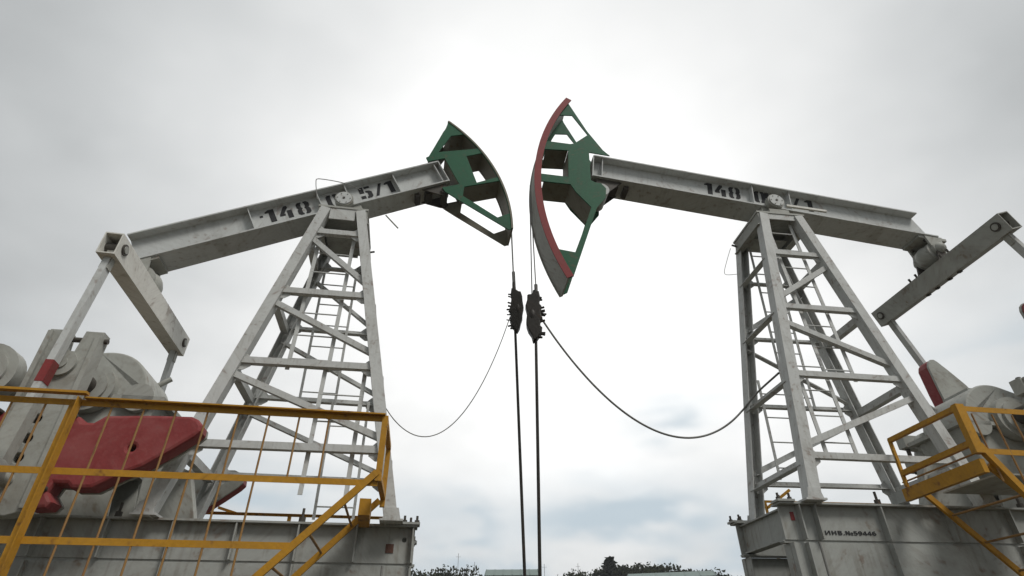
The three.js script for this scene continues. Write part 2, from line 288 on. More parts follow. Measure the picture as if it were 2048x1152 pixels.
  for (const n of [1, -1]) {
    const y = HT + 0.3 + P.bearDy, x = PIVX + P.bearDx;
    M('housing', [ndisc(x, y, n * 0.2, n * 0.29, 0.125), ndisc(x, y, n * 0.12, n * 0.2, 0.105), nbox(x - 0.15, x + 0.15, HT + 0.026, HT + 0.14 + P.bearDy, n * 0.16, n * 0.28), nbox(x - 0.24, x + 0.24, HT + 0.027, HT + 0.07, n * 0.15, n * 0.3)], MAT.machine, bh);
    const cap = M('bearing_cover', [ndisc(x, y, n * 0.29, n * 0.305, 0.105)], MAT.grey, bh);
    M('grease_point', ndisc(x, y, n * 0.305, n * 0.312, 0.018, 10), MAT.dark, bh);
    for (const q of circle(x, y, 0.085, 6)) M('cover_bolt', ndisc(q[0], q[1], n * 0.305, n * 0.314, 0.008, 6), MAT.machine, bh);
  }

  // --- horsehead
  const hd = G('horsehead', root); hd.position.copy(wb.position); hd.rotation.z = P.b;
  const hw = 0.2, A = P.arc, arcAt = (deg, dr = 0) => [A.c[0] + (A.R + dr) * Math.cos(deg * Math.PI / 180), A.c[1] + (A.R + dr) * Math.sin(deg * Math.PI / 180)];
  const arcPts = (d0, d1, dr, n = 24) => Array.from({ length: n }, (_, i) => arcAt(lerp(d0, d1, i / (n - 1)), dr));
  const outline = [...arcPts(A.d0, A.d1, -0.004), ...P.headRear];
  const holes = P.headHoles.map(h => h.flatMap(q => Array.isArray(q) && q[0] === 'arc' ? arcPts(q[1], q[2], -A.rim, 10) : [q]));
  M('cheek_plate', bplate(outline, hw - 0.018, hw, holes), MAT.green, hd);
  M('cheek_plate', bplate(outline, -hw + 0.018, -hw, holes), P.farCheek, hd);
  M('arc_plate', bplate([...arcPts(A.d0, A.d1, 0, 40), ...arcPts(A.d1, A.d0, -0.028, 40)], hw + 0.012, -hw - 0.012), P.arcMat, hd);
  if (P.redRim) { M('red_rim', bplate([...arcPts(A.d0, A.d1, 0.012, 40), ...arcPts(A.d1, A.d0, -0.085, 40)], hw + 0.013, hw + 0.03), MAT.rimRed, hd);
    M('rope_lip', bplate([...arcPts(A.d0, A.d1, 0.02, 40), ...arcPts(A.d1, A.d0, -0.03, 40)], -hw - 0.013, -hw - 0.028), MAT.machine, hd); }
  for (const [p, q] of P.ribs) M('rib', bar(B(p[0], p[1], 0), B(q[0], q[1], 0), 2 * hw - 0.037, 0.014, Math.abs(q[1] - p[1]) > Math.abs(q[0] - p[0]) ? v3(1, 0, 0) : UP), P.ribMat, hd);
  const [hx, hy] = P.pin;
  M('hinge_pin', discZ(hx, hy, -0.178, 0.178, S > 0 ? 0.055 : 0.11), S > 0 ? MAT.dark : MAT.grey, hd);
  for (const n of [1, -1]) M('hinge_lug', bplate([[hx - 0.3, -0.002], [hx + 0.08, -0.002], [hx + 0.06, hy - 0.05], [hx - 0.06, hy - 0.06]], n * 0.13, n * 0.15), MAT.dark, hd);
  for (const [x, w] of [[-0.26, 0.1], [-0.42, 0.07]]) M('clamp_nut', bbox(hx + x, hx + x + w, -0.07, -0.002, 0.1, -0.1), MAT.dark, hd);

  // --- equalizer with its bearing
  const co = Math.cos(P.b), si = Math.sin(P.b), bw = (s, t) => [PIVX + s * co - t * si, HT + P.yp + s * si + t * co];
  const [ex, ey] = bw(-P.La, -P.dr);
  const eq = G('equalizer', root); eq.position.set(ex, ey + LIFT, 0); eq.rotation.z = P.e;
  const TE = 0.181, HE = 0.267, LE = P.Le;
  const ring = [[-TE / 2, -HE / 2], [TE / 2, -HE / 2], [TE / 2, HE / 2], [-TE / 2, HE / 2]], inner = ring.map(([a, b]) => [a - Math.sign(a) * 0.012, b - Math.sign(b) * 0.014]);
  M('box_beam', plate(ring, -LE, LE, [inner]), P.eqMat, eq);
  M('diaphragm', box(0, 0, 0, TE - 0.026, HE - 0.03, 0.012), P.eqMat, eq);
  for (const n of [1, -1]) {
    M('pin_boss', [new THREE.CylinderGeometry(0.062, 0.062, TE + 0.03, 22).rotateZ(Math.PI / 2).translate(0, 0.01, n * (LE - 0.13))], MAT.dark, eq);
    M('pin_cover', new THREE.CylinderGeometry(0.04, 0.04, TE + 0.05, 18).rotateZ(Math.PI / 2).translate(0, 0.01, n * (LE - 0.13)), MAT.machine, eq);
  }
  if (S < 0) for (const z of [-0.3, -0.12, 0.12, 0.3]) M('bolt', box(0, -HE / 2 - 0.014, z, 0.05, 0.027, 0.045), MAT.dark, eq);
  for (const z of [-0.38, -0.25, 0.25, 0.38]) M('bolt', rod(v3(0.02, HE / 2, z), v3(0.02, HE / 2 + 0.07, z), 0.016, 6), MAT.dark, eq);
  const eb = G('equalizer_bearing', root); const [hx2, hy2] = bw(-P.La, -0.24);
  const sph = (x, y, z, r, sx = 1) => { const g = new THREE.SphereGeometry(r, 20, 14); g.scale(sx, 1, 1); g.translate(x, y + LIFT, z); return g; };
  M('bearing_body', [discZ(hx2, hy2 + LIFT, -0.15, 0.15, 0.15), discZ(hx2, hy2 + LIFT, -0.21, 0.21, 0.1)], MAT.machine, eb);
  M('bearing_dome', sph(hx2 + 0.03, hy2 - 0.02, 0, 0.165), MAT.machine, eb);
  for (const z of [1, -1]) {
    const [ux, uy] = bw(-P.La - 0.12, -0.003), [ux2, uy2] = bw(-P.La + 0.16, -0.003);
    M('hanger_lug', plate([[ux, uy + LIFT], [ux2, uy2 + LIFT], [hx2 + 0.07, hy2 - 0.03 + LIFT], [hx2 - 0.07, hy2 - 0.03 + LIFT]], z * 0.155, z * 0.185), MAT.machine, eb);
    M('end_cap', sph(hx2, hy2, z * 0.2, 0.085), MAT.machine, eb);
    M('clevis', plate([[hx2 - 0.06, hy2 + 0.03 + LIFT], [hx2 + 0.06, hy2 + 0.03 + LIFT], [ex + 0.085, ey + HE / 2 - 0.03 + LIFT], [ex - 0.075, ey + HE / 2 - 0.03 + LIFT]], z * 0.19, z * 0.215), MAT.dark, eb);
    for (const dx of [-0.1, 0.12]) { const [mx, my] = bw(-P.La + dx, -0.05); M('bearing_bolt', rod(v3(mx, my + LIFT - 0.03, z * 0.13), v3(mx, my + LIFT + 0.05, z * 0.13), 0.02, 6), MAT.dark, eb); }
  }
  M('bearing_foot', (() => { const [a1, b1] = bw(-P.La - 0.2, -0.025), [a2, b2] = bw(-P.La + 0.24, -0.025); return bar(v3(a1, b1 + LIFT, 0), v3(a2, b2 + LIFT, 0), 0.34, 0.045); })(), MAT.machine, eb);

  // --- cranks, counterweights, pitmans; u runs from the shaft to the pin, p across it
  const [kx, ky] = P.hub, ca = Math.cos(P.crank), sa = Math.sin(P.crank);
  const C = (u, p) => [kx + u * ca - p * sa, ky + u * sa + p * ca];
  const WGT = [[0.48, 0.245], [0.5, 0.34], [0.545, 0.38], [0.545, 0.47], [0.475, 0.55], [0.45, 0.9], [0.44, 1.27], [0.47, 1.34], [0.52, 1.385], [0.58, 1.39], [0.63, 1.35], [0.76, 1.2], [0.92, 1.0], [1.0, 0.84], [1.12, 0.66], [1.125, 0.5], [1.09, 0.46], [1.09, 0.36], [1.16, 0.34], [1.24, 0.41], [1.29, 0.38], [1.3, 0.245]];
  for (const n of [1, -1]) {
    const cr = G('crank', root), prong = [];
    const body = [C(-0.36, 0.24), C(-0.36, 0.075), C(-0.14, 0.05), C(-0.14, -0.05), C(-0.36, -0.075), C(-0.36, -0.24), C(P.pinR + 0.24, -0.22), C(P.pinR + 0.28, -0.1), C(P.pinR + 0.28, 0.1), C(P.pinR + 0.24, 0.22)];
    M('arm', nplate(body, n * 0.86, n * 1.0, [0.54, 0.72, 0.89].map(u => circle(...C(u, 0), 0.045, 14)), 0.008), MAT.machine, cr);
    for (const p of [0.215, -0.215]) M('edge_rib', nplate([C(-0.33, p - 0.022), C(-0.33, p + 0.022), C(1.3, p + 0.02), C(1.3, p - 0.02)], n * 1.0, n * 1.03), MAT.machine, cr);
    for (const u of [0.54, 0.72, 0.89]) M('hole_disc', ndisc(...C(u, 0), n * 0.875, n * 0.93, 0.0445, 14), MAT.grease, cr);  // solid near-black disc closing each crank hole
    M('clamp_bolt', rod(V(...C(-0.29, 0.27), n * 0.93), V(...C(-0.29, -0.27), n * 0.93), 0.026, 10), MAT.dark, cr);
    M('hub_cap', [ndisc(...C(0, 0), n * 0.995, n * 1.035, 0.13), ndisc(...C(0, 0), n * 1.03, n * 1.05, 0.06, 14)], MAT.machine, cr);
    M('crank_pin', [ndisc(...C(P.pinR, 0), n * 0.99, n * 1.4, 0.055, 16), ndisc(...C(P.pinR, 0), n * 1.24, n * 1.36, 0.12)], MAT.machine, cr);
    for (const s of [1, -1]) {
      const cw = G('counterweight', root), pts = WGT.map(([u, p]) => C(u, s * p));
      const inner = nplate(pts, n * 0.775, n * 0.806, [circle(...C(0.76, s * 0.86), 0.03, 12)]);
      M('casting', nplate(pts, n * 0.80, n * 1.0, [circle(...C(0.76, s * 0.86), 0.03, 12)], 0.03), MAT.red, cw);
      M('inner_face', inner, MAT.machine, cw);
      for (const [u, p] of [[0.5, 0.3], [1.14, 0.31]]) M('fixing_bolt', ndisc(...C(u, s * p), n * 0.99, n * 1.06, 0.028, 6), MAT.dark, cw);
    }
    const pit = G('pitman_arm', root), a = V(ex, ey - HE / 2 + 0.06, n * P.pitN), b = V(...C(P.pinR, 0), n * 1.22), d = b.clone().sub(a).normalize();
    M('shaft', bar(a, b, 0.10, 0.062, v3(1, 0, 0)), MAT.grey, pit);
    M('upper_clevis', bar(a.clone().addScaledVector(d, -0.03), a.clone().addScaledVector(d, 0.2), 0.075, 0.085, v3(1, 0, 0)), MAT.machine, pit);
    M('lower_clevis', bar(b.clone().addScaledVector(d, -0.62), b.clone().addScaledVector(d, -0.06), 0.12, 0.13, v3(1, 0, 0)), MAT.machine, pit);
    M('red_band', bar(a.clone().addScaledVector(d, P.band), a.clone().addScaledVector(d, P.band + 0.22), 0.106, 0.07, v3(1, 0, 0)), MAT.rimRed, pit);
  }
  // --- gearbox between the cranks
  const gb = G('gearbox', root), gx = kx + 0.06;
  const dome = [[gx + 0.62, ky - 0.05], [gx + 0.47, ky - 0.03], ...circle(gx, ky - 0.0, 0.455, 18, 0, Math.PI * 0.62), [gx - 0.5, ky + 0.3], [gx - 0.72, ky + 0.16], [gx - 0.8, ky - 0.05]];
  M('upper_housing', nplate(dome, 0.36, -0.36, [], 0.02), MAT.machine, gb);
  M('joint_flange', nbox(gx + 0.68, gx - 0.86, ky - 0.09, ky - 0.045, 0.42, -0.42), MAT.machine, gb);
  M('lower_housing', nplate([[gx + 0.6, ky - 0.091], [gx + 0.52, ky - 0.5], [gx + 0.3, ky - 0.72], [gx - 0.6, ky - 0.72], [gx - 0.76, ky - 0.091]], 0.34, -0.34, [], 0.02), MAT.machine, gb);
  M('inspection_cover', [nbox(gx - 0.18, gx + 0.12, ky + 0.445, ky + 0.475, 0.2, -0.2), rod(V(gx + 0.3, ky + 0.33, -0.2), V(gx + 0.42, ky + 0.42, -0.2), 0.03, 10)], MAT.machine, gb);
  for (const n of [1, -1]) {
    M('bearing_cap', [ndisc(kx, ky, n * 0.36, n * 0.47, 0.25), ndisc(kx, ky, n * 0.46, n * 0.5, 0.19), ndisc(gx + 0.42, ky - 0.06, n * 0.35, n * 0.42, 0.15)], MAT.machine, gb);
  }
  M('output_shaft', ndisc(kx, ky, -1.0, 1.0, 0.095), MAT.dark, gb);
  M('pedestal', [nplate([[gx + 0.5, 0.001], [gx - 0.75, 0.001], [gx - 0.68, ky - 0.715], [gx + 0.42, ky - 0.715]], 0.3, 0.27), nplate([[gx + 0.5, 0.001], [gx - 0.75, 0.001], [gx - 0.68, ky - 0.715], [gx + 0.42, ky - 0.715]], -0.3, -0.27), nbox(gx - 0.7, gx + 0.48, ky - 0.735, ky - 0.72, 0.36, -0.36)], MAT.machine, gb);
  M('pedestal_gusset', nplate([[gx + 1.22, 0.001], [gx + 0.62, 0.001], [gx + 0.58, 0.5], [gx + 0.78, 0.66], [gx + 1.02, 0.55]], 0.06, -0.06, [], 0.01), MAT.machine, gb);
  const sh = G('drive_sheave', root);
  M('rim', [ndisc(gx - 0.92, ky + 0.02, 0.52, 0.68, 0.3), ndisc(gx - 0.92, ky + 0.02, 0.68, 0.71, 0.22)], MAT.machine, sh);
  M('hub', ndisc(gx - 0.92, ky + 0.02, 0.3, 0.76, 0.08), MAT.dark, sh);
  return { root, V, S };
}

const KL = 1.154;
const L = pumpjack({
  k: KL, X: -1.3399 * KL, Y: EYE + 1.3539, Z: -6.3797 * KL, turn: 0.1729, side: 1, stiff: [0.279, -0.257, -0.79, -1.35, -1.9, -2.45, -3.0, -3.6], patch: true,
  ft: [-0.781, 0.374], rt: [-1.235, 0.374], ff: [0.061, 0.628], rf: [-2.137, 0.574], levels: [3.6, 2.62, 1.65, 0.70],
  diagNear: [[3.5, 2.79], [2.46, 1.82], [1.5, 0.82]], diagFar: [[3.38, 2.72], [2.4, 1.76], [1.44, 0.76]],
  ladders: [[-1.24, -0.81, 1.58, 3.52], [-0.835, -0.402, 0.24, 1.64]],
  yp: 0.2417, b: 0.4757, e: -0.0249, La: 2.6239, dr: 0.535, Le: 1.181, eqMat: MAT.beige,
  tailT: -2.66, tailB: -2.66, front: 1.575, webStiff: [-1.227, -0.3, 0.1, 0.83, 1.5], textH: 0.225,
  text: [['.', -1.115, 0.27], ['1', -1.06, 0.15], ['4', -0.86, 0.15], ['8', -0.62, 0.15], ['0', -0.2, 0.15], ['5', 0.28, 0.15], ['/', 0.49, 0.15], ['1', 0.65, 0.15]],
  bearDx: -0.035, bearDy: 0.0,
  arc: { c: [-0.39, 0.064], R: 2.75, d0: -26.6, d1: 24.6, rim: 0.036 }, redRim: false,
  headRear: [[1.996, 1.07], [1.481, 0.56], [1.431, 0.548], [1.425, 0.465], [1.70, 0.45], [1.69, -0.12], [1.417, -0.10], [1.427, -0.19], [1.533, -0.38], [2.0, -1.165]],
  headHoles: [[[1.66, 0.6], [1.82, 0.575], ['arc', 8.9, 16.9], [2.0, 0.88]], [[1.955, -0.175], ['arc', -5.0, 6.6], [2.044, 0.39]], [[1.74, -0.19], [1.64, -0.35], [1.945, -0.90], ['arc', -20.6, -6.6]]],
  ribs: [[[2.0, 0.885], [2.21, 0.875]], [[2.05, 0.4], [2.32, 0.385]], [[1.69, -0.18], [2.32, -0.25]], [[1.47, 0.545], [1.95, 1.03]], [[1.7, 0.44], [1.69, -0.11]], [[2.045, 0.385], [1.955, -0.17]]],
  farCheek: MAT.olive, arcMat: MAT.olive, ribMat: MAT.olive, pin: [1.44, -0.14],
  hub: [-3.13, 1.25], crank: -Math.PI / 2, pinR: 1.08, pitN: 1.06, band: 1.3,
}, 'pumpjack with small dark green horsehead raised high and red fish-shaped counterweight behind long fence');
const R = pumpjack({
  k: 1, X: 2.8471, Y: EYE + 1.3539, Z: -6.4092, turn: Math.PI + 0.1337, side: -1, stiff: [0.11, -0.06, -0.765, -1.5, -2.2, -2.9, -3.6], patch: false,
  ft: [-0.675, 0.308], rt: [-1.196, 0.308], ff: [-0.027, 0.563], rf: [-1.955, 0.533], levels: [3.3, 2.4, 1.44, 0.47],
  diagNear: [[3.13, 2.52], [1.62, 2.18], [1.22, 0.58]], diagFar: [[1.5, 2.22], [1.3, 0.58], [3.1, 2.5]],
  ladders: [[-1.1, -0.745, 1.4, 3.9], [-0.745, -0.4, 0.5, 1.75]],
  yp: 0.2804, b: 0.1198, e: -0.3275, La: 2.4652, dr: 0.5974, Le: 1.254, eqMat: MAT.machine,
  tailT: -2.317, tailB: -2.535, front: 2.735, webStiff: [0.29, -0.29, 2.6], textH: 0.225,
  text: [['1', 1.02, 0.17], ['4', 0.84, 0.17], ['8', 0.62, 0.17], ['0', 0.22, 0.18], ['5', 0.05, 0.18], ['/', -0.36, 0.18], ['1', -0.56, 0.18]],
  bearDx: 0.02, bearDy: 0.03,
  arc: { c: [0, 0.04], R: 3.59, d0: -33.1, d1: 25.8, rim: 0.085 }, redRim: true,
  headRear: [[3.19, 1.50], [2.87, 0.93], [2.607, 0.56], [2.5, 0.47], [2.82, 0.465], [2.77, -0.11], [2.71, -0.14], [2.62, -0.14], [2.545, -0.22], [2.545, -0.40], [2.666, -0.623], [2.93, -1.86]],
  headHoles: [[[3.121, 1.236], [2.854, 0.846], [3.05, 0.60], [3.11, 0.571], ['arc', 8.3, 19.2]], [[3.135, 0.428], [3.10, -0.125], ['arc', -3.2, 5.3]], [[3.062, -0.261], [2.972, -0.397], [2.745, -0.63], [2.79, -0.865], [2.932, -1.475], ['arc', -25.5, -5.6]]],
  ribs: [[[3.47, 0.37], [3.14, 0.43]], [[3.45, -0.30], [3.06, -0.255]], [[3.06, -0.26], [2.74, -0.625]], [[3.13, 0.42], [3.10, -0.12]], [[2.83, 0.45], [2.785, -0.1]]],
  farCheek: MAT.green, arcMat: MAT.machine, ribMat: MAT.olive, pin: [2.6, -0.23],
  hub: [-2.95, 1.03], crank: Math.PI, pinR: 1.3, pitN: 1.1, band: 1.5,
}, 'pumpjack with large green horsehead edged in red on level grey beam');

// inventory number on the base of the second machine
{
  const font = await new FontLoader().loadAsync('fonts/droid/droid_sans_bold.typeface.json');
  const txt = 'ИНВ.№59446', geos = []; let x = 0;
  const ok = [...txt].every(c => font.data.glyphs[c]);
  const s = font.generateShapes(ok ? txt : 'HHB No59446', 0.038);
  const g = new THREE.ExtrudeGeometry(s, { depth: 0.002, bevelEnabled: false, curveSegments: 4 });
  g.computeBoundingBox(); const w = g.boundingBox.max.x - g.boundingBox.min.x;
  g.scale(0.54 / w, 1, 1); g.rotateY(Math.PI); g.translate(-0.12, -0.285 + LIFT, -0.4665);
  M('inventory_number', g, MAT.black, R.root.getObjectByName('base_frame'));
}

// ------------------------------------------------------------------ steel pedestals under the base frames
function pedestal(J, label, xs) {
  const t = thing('steel_pedestal', label, 'pedestal', 'steel pedestals under the pumpjacks'); t.rotation.copy(J.root.rotation); t.scale.copy(J.root.scale);
  const k = J.root.scale.x; t.position.set(J.root.position.x, 0, J.root.position.z);
  const top = J.root.position.y / k, S = J.S, WB = 0.543;
  for (const s of [1, -1]) {
    M('side_wall', box2([0.26, 0.02, S * s * (WB - 0.09)], [-5.55, top - 0.012, S * s * (WB - 0.075)]), MAT.baseGrey, t);
    M('top_flange', box2([0.31, top - 0.011, S * s * (WB - 0.16)], [-5.6, top + 0.0005, S * s * (WB - 0.091)]), MAT.baseGrey, t);
    for (const x of xs) M('stiffener', box2([x - 0.007, 0.02, S * s * (WB - 0.074)], [x + 0.007, top - 0.015, S * s * (WB - 0.008)]), MAT.baseGrey, t);
    M('sole_plate', box2([0.4, 0, S * s * (WB - 0.3)], [-5.7, 0.02, S * s * (WB + 0.1)]), MAT.baseGrey, t);
  }
  M('front_wall', box2([-0.3, 0.021, -(WB - 0.092)], [-0.315, top - 0.016, WB - 0.092]), MAT.baseGrey, t);
  for (const s of [1, -1]) M('end_post', box2([0.262, 0.021, s * (WB - 0.092)], [0.25, top - 0.013, s * (WB - 0.2)]), MAT.baseGrey, t);
  M('tie_beam', box2([0.24, top - 0.5, -(WB - 0.21)], [0.225, top - 0.38, WB - 0.21]), MAT.baseGrey, t);
  M('drain_pipe', tube([v3(0.02, top - 0.02, S * (WB + 0.015)), v3(0.02, top * 0.5, S * (WB + 0.02)), v3(0.02, 0.03, S * (WB + 0.02))], 0.012, 12), MAT.rope, t);
  return t;
}
pedestal(L, 'grey stiffened steel pedestal beneath the pumpjack with the raised dark head', [0.279, -0.79, -1.9, -3.0]);
pedestal(R, 'grey stiffened steel pedestal beneath the pumpjack with the red-edged head', [0.262, 0.11, -0.765, -2.2, -3.6]);

// ------------------------------------------------------------------ yellow guard fences and stairs, in the axes of their pumpjack
function local(J, name, label, category, group) {
  const t = thing(name, label, category, group), k = J.root.scale.x;
  t.rotation.copy(J.root.rotation); t.scale.copy(J.root.scale); t.position.set(J.root.position.x, 0, J.root.position.z);
  const y0 = J.root.position.y / k + LIFT;                    // height of the base top in these axes
  return { t, V: (x, y, n) => v3(x, y + y0, J.S * n), y0 };
}
const out = (J) => v3(0, 0, J.S);
{ // fence beside the first machine's crank
  const { t, V, y0 } = local(L, 'guard_fence', 'long yellow guard fence in front of the red fish-shaped counterweight', 'fence', 'yellow guard fences');
  const N = 1.6, XR = -0.055, XL = -4.4;
  const rail = (y, x0 = XL, x1 = XR, s = 0.05) => M('rail', angle(V(x0, y, N), V(x1, y, N), s, 0.006, UP, 1, -1), MAT.yellow, t);
  rail(0.655); rail(0.106); rail(-0.385, XL, -0.62);
  M('top_cap_rail', bar(V(XL, 0.715, N + 0.06), V(-2.44, 0.715, N + 0.06), 0.06, 0.02), MAT.yellow, t);
  M('top_cap_rail', bar(V(-2.46, 0.685, N + 0.02), V(XR, 0.685, N + 0.02), 0.07, 0.012), MAT.yellow, t);
  for (const x of [-2.53, -4.35]) M('post', angle(V(x, -y0, N), V(x, 0.68, N), 0.085, 0.008, v3(1, 0, 0), 1, -1), MAT.yellow, t);
  M('post', bar(V(XR, 0.12, N), V(XR, 0.68, N), 0.05, 0.05, v3(1, 0, 0)), MAT.yellow, t);
  for (let i = 0; i < 16; i++) { const x = -0.53 - i * 0.2465; if (Math.abs(x + 2.53) > 0.08) M('bar', rod(V(x, i < 2 ? 0.106 : -0.75, N - 0.006), V(x, 0.66, N - 0.006), 0.0085, 7), MAT.rustBar, t); }
  // return panel at the stair head
  M('return_rail', bar(V(XR, 0.665, N), V(XR + 0.02, 0.665, 0.79), 0.045, 0.045), MAT.yellow, t);
  M('return_rail', bar(V(XR, 0.17, N), V(XR + 0.02, 0.19, 0.79), 0.045, 0.045), MAT.yellow, t);
  M('post', bar(V(XR + 0.02, 0.10, 0.79), V(XR + 0.02, 0.68, 0.79), 0.045, 0.045, v3(1, 0, 0)), MAT.yellow, t);
}
function stairs(J, label, x0, yTop, n0, n1, slope) {
  const { t, V, y0 } = local(J, 'access_stairs', label, 'stairs', 'yellow access stairs');
  const len = y0 + yTop, run = len / slope;
  for (const n of [n0, n1]) M('stringer', bar(V(x0, yTop, n), V(x0 - run, -y0, n), 0.03, 0.055), MAT.yellow, t);
  const steps = Math.round(len / 0.24);
  for (let i = 1; i < steps; i++) { const q = i / steps; M('tread', rod(V(x0 - run * q, yTop - len * q, n0), V(x0 - run * q, yTop - len * q, n1), 0.011, 7), MAT.rustBar, t); }
  return { t, V };
}
{
  const { t, V } = stairs(L, 'yellow access stairs under the end of the long guard fence', -0.07, 0.19, 0.66, 1.62, 1.03);
  M('bracket', bar(V(-0.19, 0.03, 0.56), V(-0.17, 0.03, 1.1), 0.10, 0.14, UP), MAT.yellow, t);
}
{ // second machine: end panel, near panel, bracket and deck
  const { t, V, y0 } = local(R, 'guard_fence', 'short yellow guard fence with open end panel and deck by the red-edged pumpjack', 'fence', 'yellow guard fences');
  const N = 1.5, X0 = -1.12, NF = 0.56;
  M('end_rail', bar(V(X0, 0.655, NF), V(X0, 0.655, N), 0.045, 0.045), MAT.yellow, t);
  M('end_rail', bar(V(X0, 0.305, NF), V(X0, 0.325, N), 0.045, 0.05), MAT.yellow, t);
  M('post', bar(V(X0, 0.22, N), V(X0, 0.68, N), 0.06, 0.085, v3(1, 0, 0)), MAT.yellow, t);
  M('post', bar(V(X0, 0.17, NF), V(X0, 0.67, NF), 0.03, 0.03, v3(1, 0, 0)), MAT.yellow, t);
  M('rail', angle(V(X0, 0.645, N), V(-4.2, 0.60, N), 0.05, 0.006, UP, 1, -1), MAT.yellow, t);
  M('rail', angle(V(X0 - 0.06, 0.245, N), V(-4.2, 0.20, N), 0.05, 0.006, UP, 1, -1), MAT.yellow, t);
  for (let i = 0; i < 12; i++) { const x = X0 - 0.12 - i * 0.21; M('bar', rod(V(x, -0.02, N - 0.004), V(x, 0.6, N - 0.004), 0.0085, 7), MAT.rustBar, t); }
  M('bracket', bar(V(X0, 0.1, 0.5), V(X0, 0.115, N), 0.05, 0.12), MAT.yellow, t);
  M('bracket_root', bar(V(X0, 0.1, 0.32), V(X0, 0.1, 0.5), 0.05, 0.115), MAT.baseGrey, t);
  M('thin_bar', rod(V(X0 - 0.02, 0.23, 0.5), V(X0 - 0.02, 0.24, N), 0.009, 7), MAT.rustBar, t);
  M('deck', box2([-1.46, 0.105 + y0, R.S * 0.6], [-2.3, 0.12 + y0, R.S * 1.28]), MAT.machine, t);
  M('knee_brace', bar(V(X0 - 0.03, 0.3, N), V(X0 - 0.62, -0.72, N), 0.05, 0.06), MAT.yellow, t);
}
stairs(R, 'yellow access stairs beside the pedestal of the red-edged pumpjack', -1.2, 0.13, 0.62, 1.46, 1.05);
{ // far-side fences seen past the bases
  for (const [J, label, y, x0, x1] of [[L, 'low yellow rail beyond the base of the pumpjack with the raised head', 0.47, -2.6, 0.05], [R, 'yellow rail beyond the base of the pumpjack with the red-edged head', 0.5, -3.2, -0.74]]) {
    const { t, V, y0 } = local(J, 'guard_fence', label, 'fence', 'yellow guard fences');
    M('rail', angle(V(x0, y, -1.5), V(x1, y, -1.5), 0.032, 0.005), MAT.yellow, t);
    M('rail', angle(V(x0, y - 0.42, -1.5), V(x1, y - 0.42, -1.5), 0.05, 0.006), MAT.yellow, t);
    for (const x of [x1, (x0 + x1) / 2, x0]) M('post', angle(V(x, -y0, -1.5), V(x, y, -1.5), 0.04, 0.006, v3(1, 0, 0)), MAT.yellow, t);
    if (J === R) M('brace', bar(V(-0.76, 0.42, -1.5), V(-1.14, 0.66, -1.5), 0.03, 0.035), MAT.yellow, t);
    else M('brace', bar(V(-1.9, 0.47, -1.5), V(-2.15, 0.54, -1.5), 0.03, 0.03), MAT.yellow, t);
  }
}

// ------------------------------------------------------------------ bridles, hangers, polished rods, cables
L.root.updateMatrixWorld(true); R.root.updateMatrixWorld(true);
const P3 = (x, y, z) => v3(x, y + EYE, -z);
function hanger(name, label, c, h, flip, seed) {         // greasy clamp stack that grips the rope and rod
  const t = thing(name, label, 'clamp', 'rod hangers on the ropes'), r = mulberry(seed); t.position.copy(c);
  const pts = [[-0.05, 0.5], [0.0, 0.5], [0.03, 0.44], [0.065, 0.42], [0.085, 0.2], [0.08, -0.1], [0.06, -0.3], [0.02, -0.5], [-0.02, -0.46], [-0.06, -0.36], [-0.07, -0.25], [-0.055, -0.15], [-0.075, -0.05], [-0.06, 0.1], [-0.05, 0.25]].flatMap((p, i, a) => { const q = a[(i + 1) % a.length]; return [p, [(p[0] + q[0]) / 2 + (r() - 0.5) * 0.035, (p[1] + q[1]) / 2 + (r() - 0.5) * 0.03]]; }).map(([x, y]) => [flip * x * 1.3, y * h]);
  M('body', plate(pts, -0.06, 0.06, [], 0.014), MAT.grease, t);
  for (const [x, y, l, tl] of [[-0.06, 0.14, 0.09, 0.02], [-0.06, 0.08, 0.08, -0.01], [-0.05, -0.34, 0.1, -0.06], [-0.05, 0.3, 0.06, 0.07], [-0.04, -0.42, 0.06, -0.03]]) M('clamp_bolt', rod(v3(flip * x * 0.4, y * h, 0.02), v3(flip * (x * 1.25 - l * 0.55), y * h + tl * 0.7, 0.05), 0.014, 7), MAT.grease, t);
  for (let i = 0; i < 7; i++) { const y = (r() - 0.5) * 0.8 * h, sd = -1, l = 0.03 + 0.05 * r(); M('bolt_end', rod(v3(flip * sd * 0.03, y, 0.03), v3(flip * sd * (0.07 + l), y + (r() - 0.4) * 0.07, 0.03 + (r() - 0.5) * 0.1), 0.009 + 0.008 * r(), 6), MAT.grease, t); }
  M('rope_socket', [rod(v3(flip * -0.03, 0.44 * h, 0.03), v3(flip * -0.03, 0.66 * h, 0.03), 0.022, 8), rod(v3(flip * 0.0, 0.4 * h, -0.04), v3(flip * -0.01, 0.6 * h, -0.04), 0.018, 8)], MAT.grease, t);
  [[0.02, 0.27, 0.05], [0.03, 0.02, 0.062], [0.012, -0.24, 0.05]].forEach(([x, y, q]) => { const g = new THREE.SphereGeometry(q, 14, 10); g.scale(1.05, 2.6 * h, 1.2); g.translate(flip * x, y * h, 0); M('clamp_block', g, MAT.grease, t); });
  return t;
}
const one = (name, label, category, geos, mat, group) => { const m = M(numbered(name), geos, mat, scene); m.userData = { label, category }; if (group) m.userData.group = group; return m; };
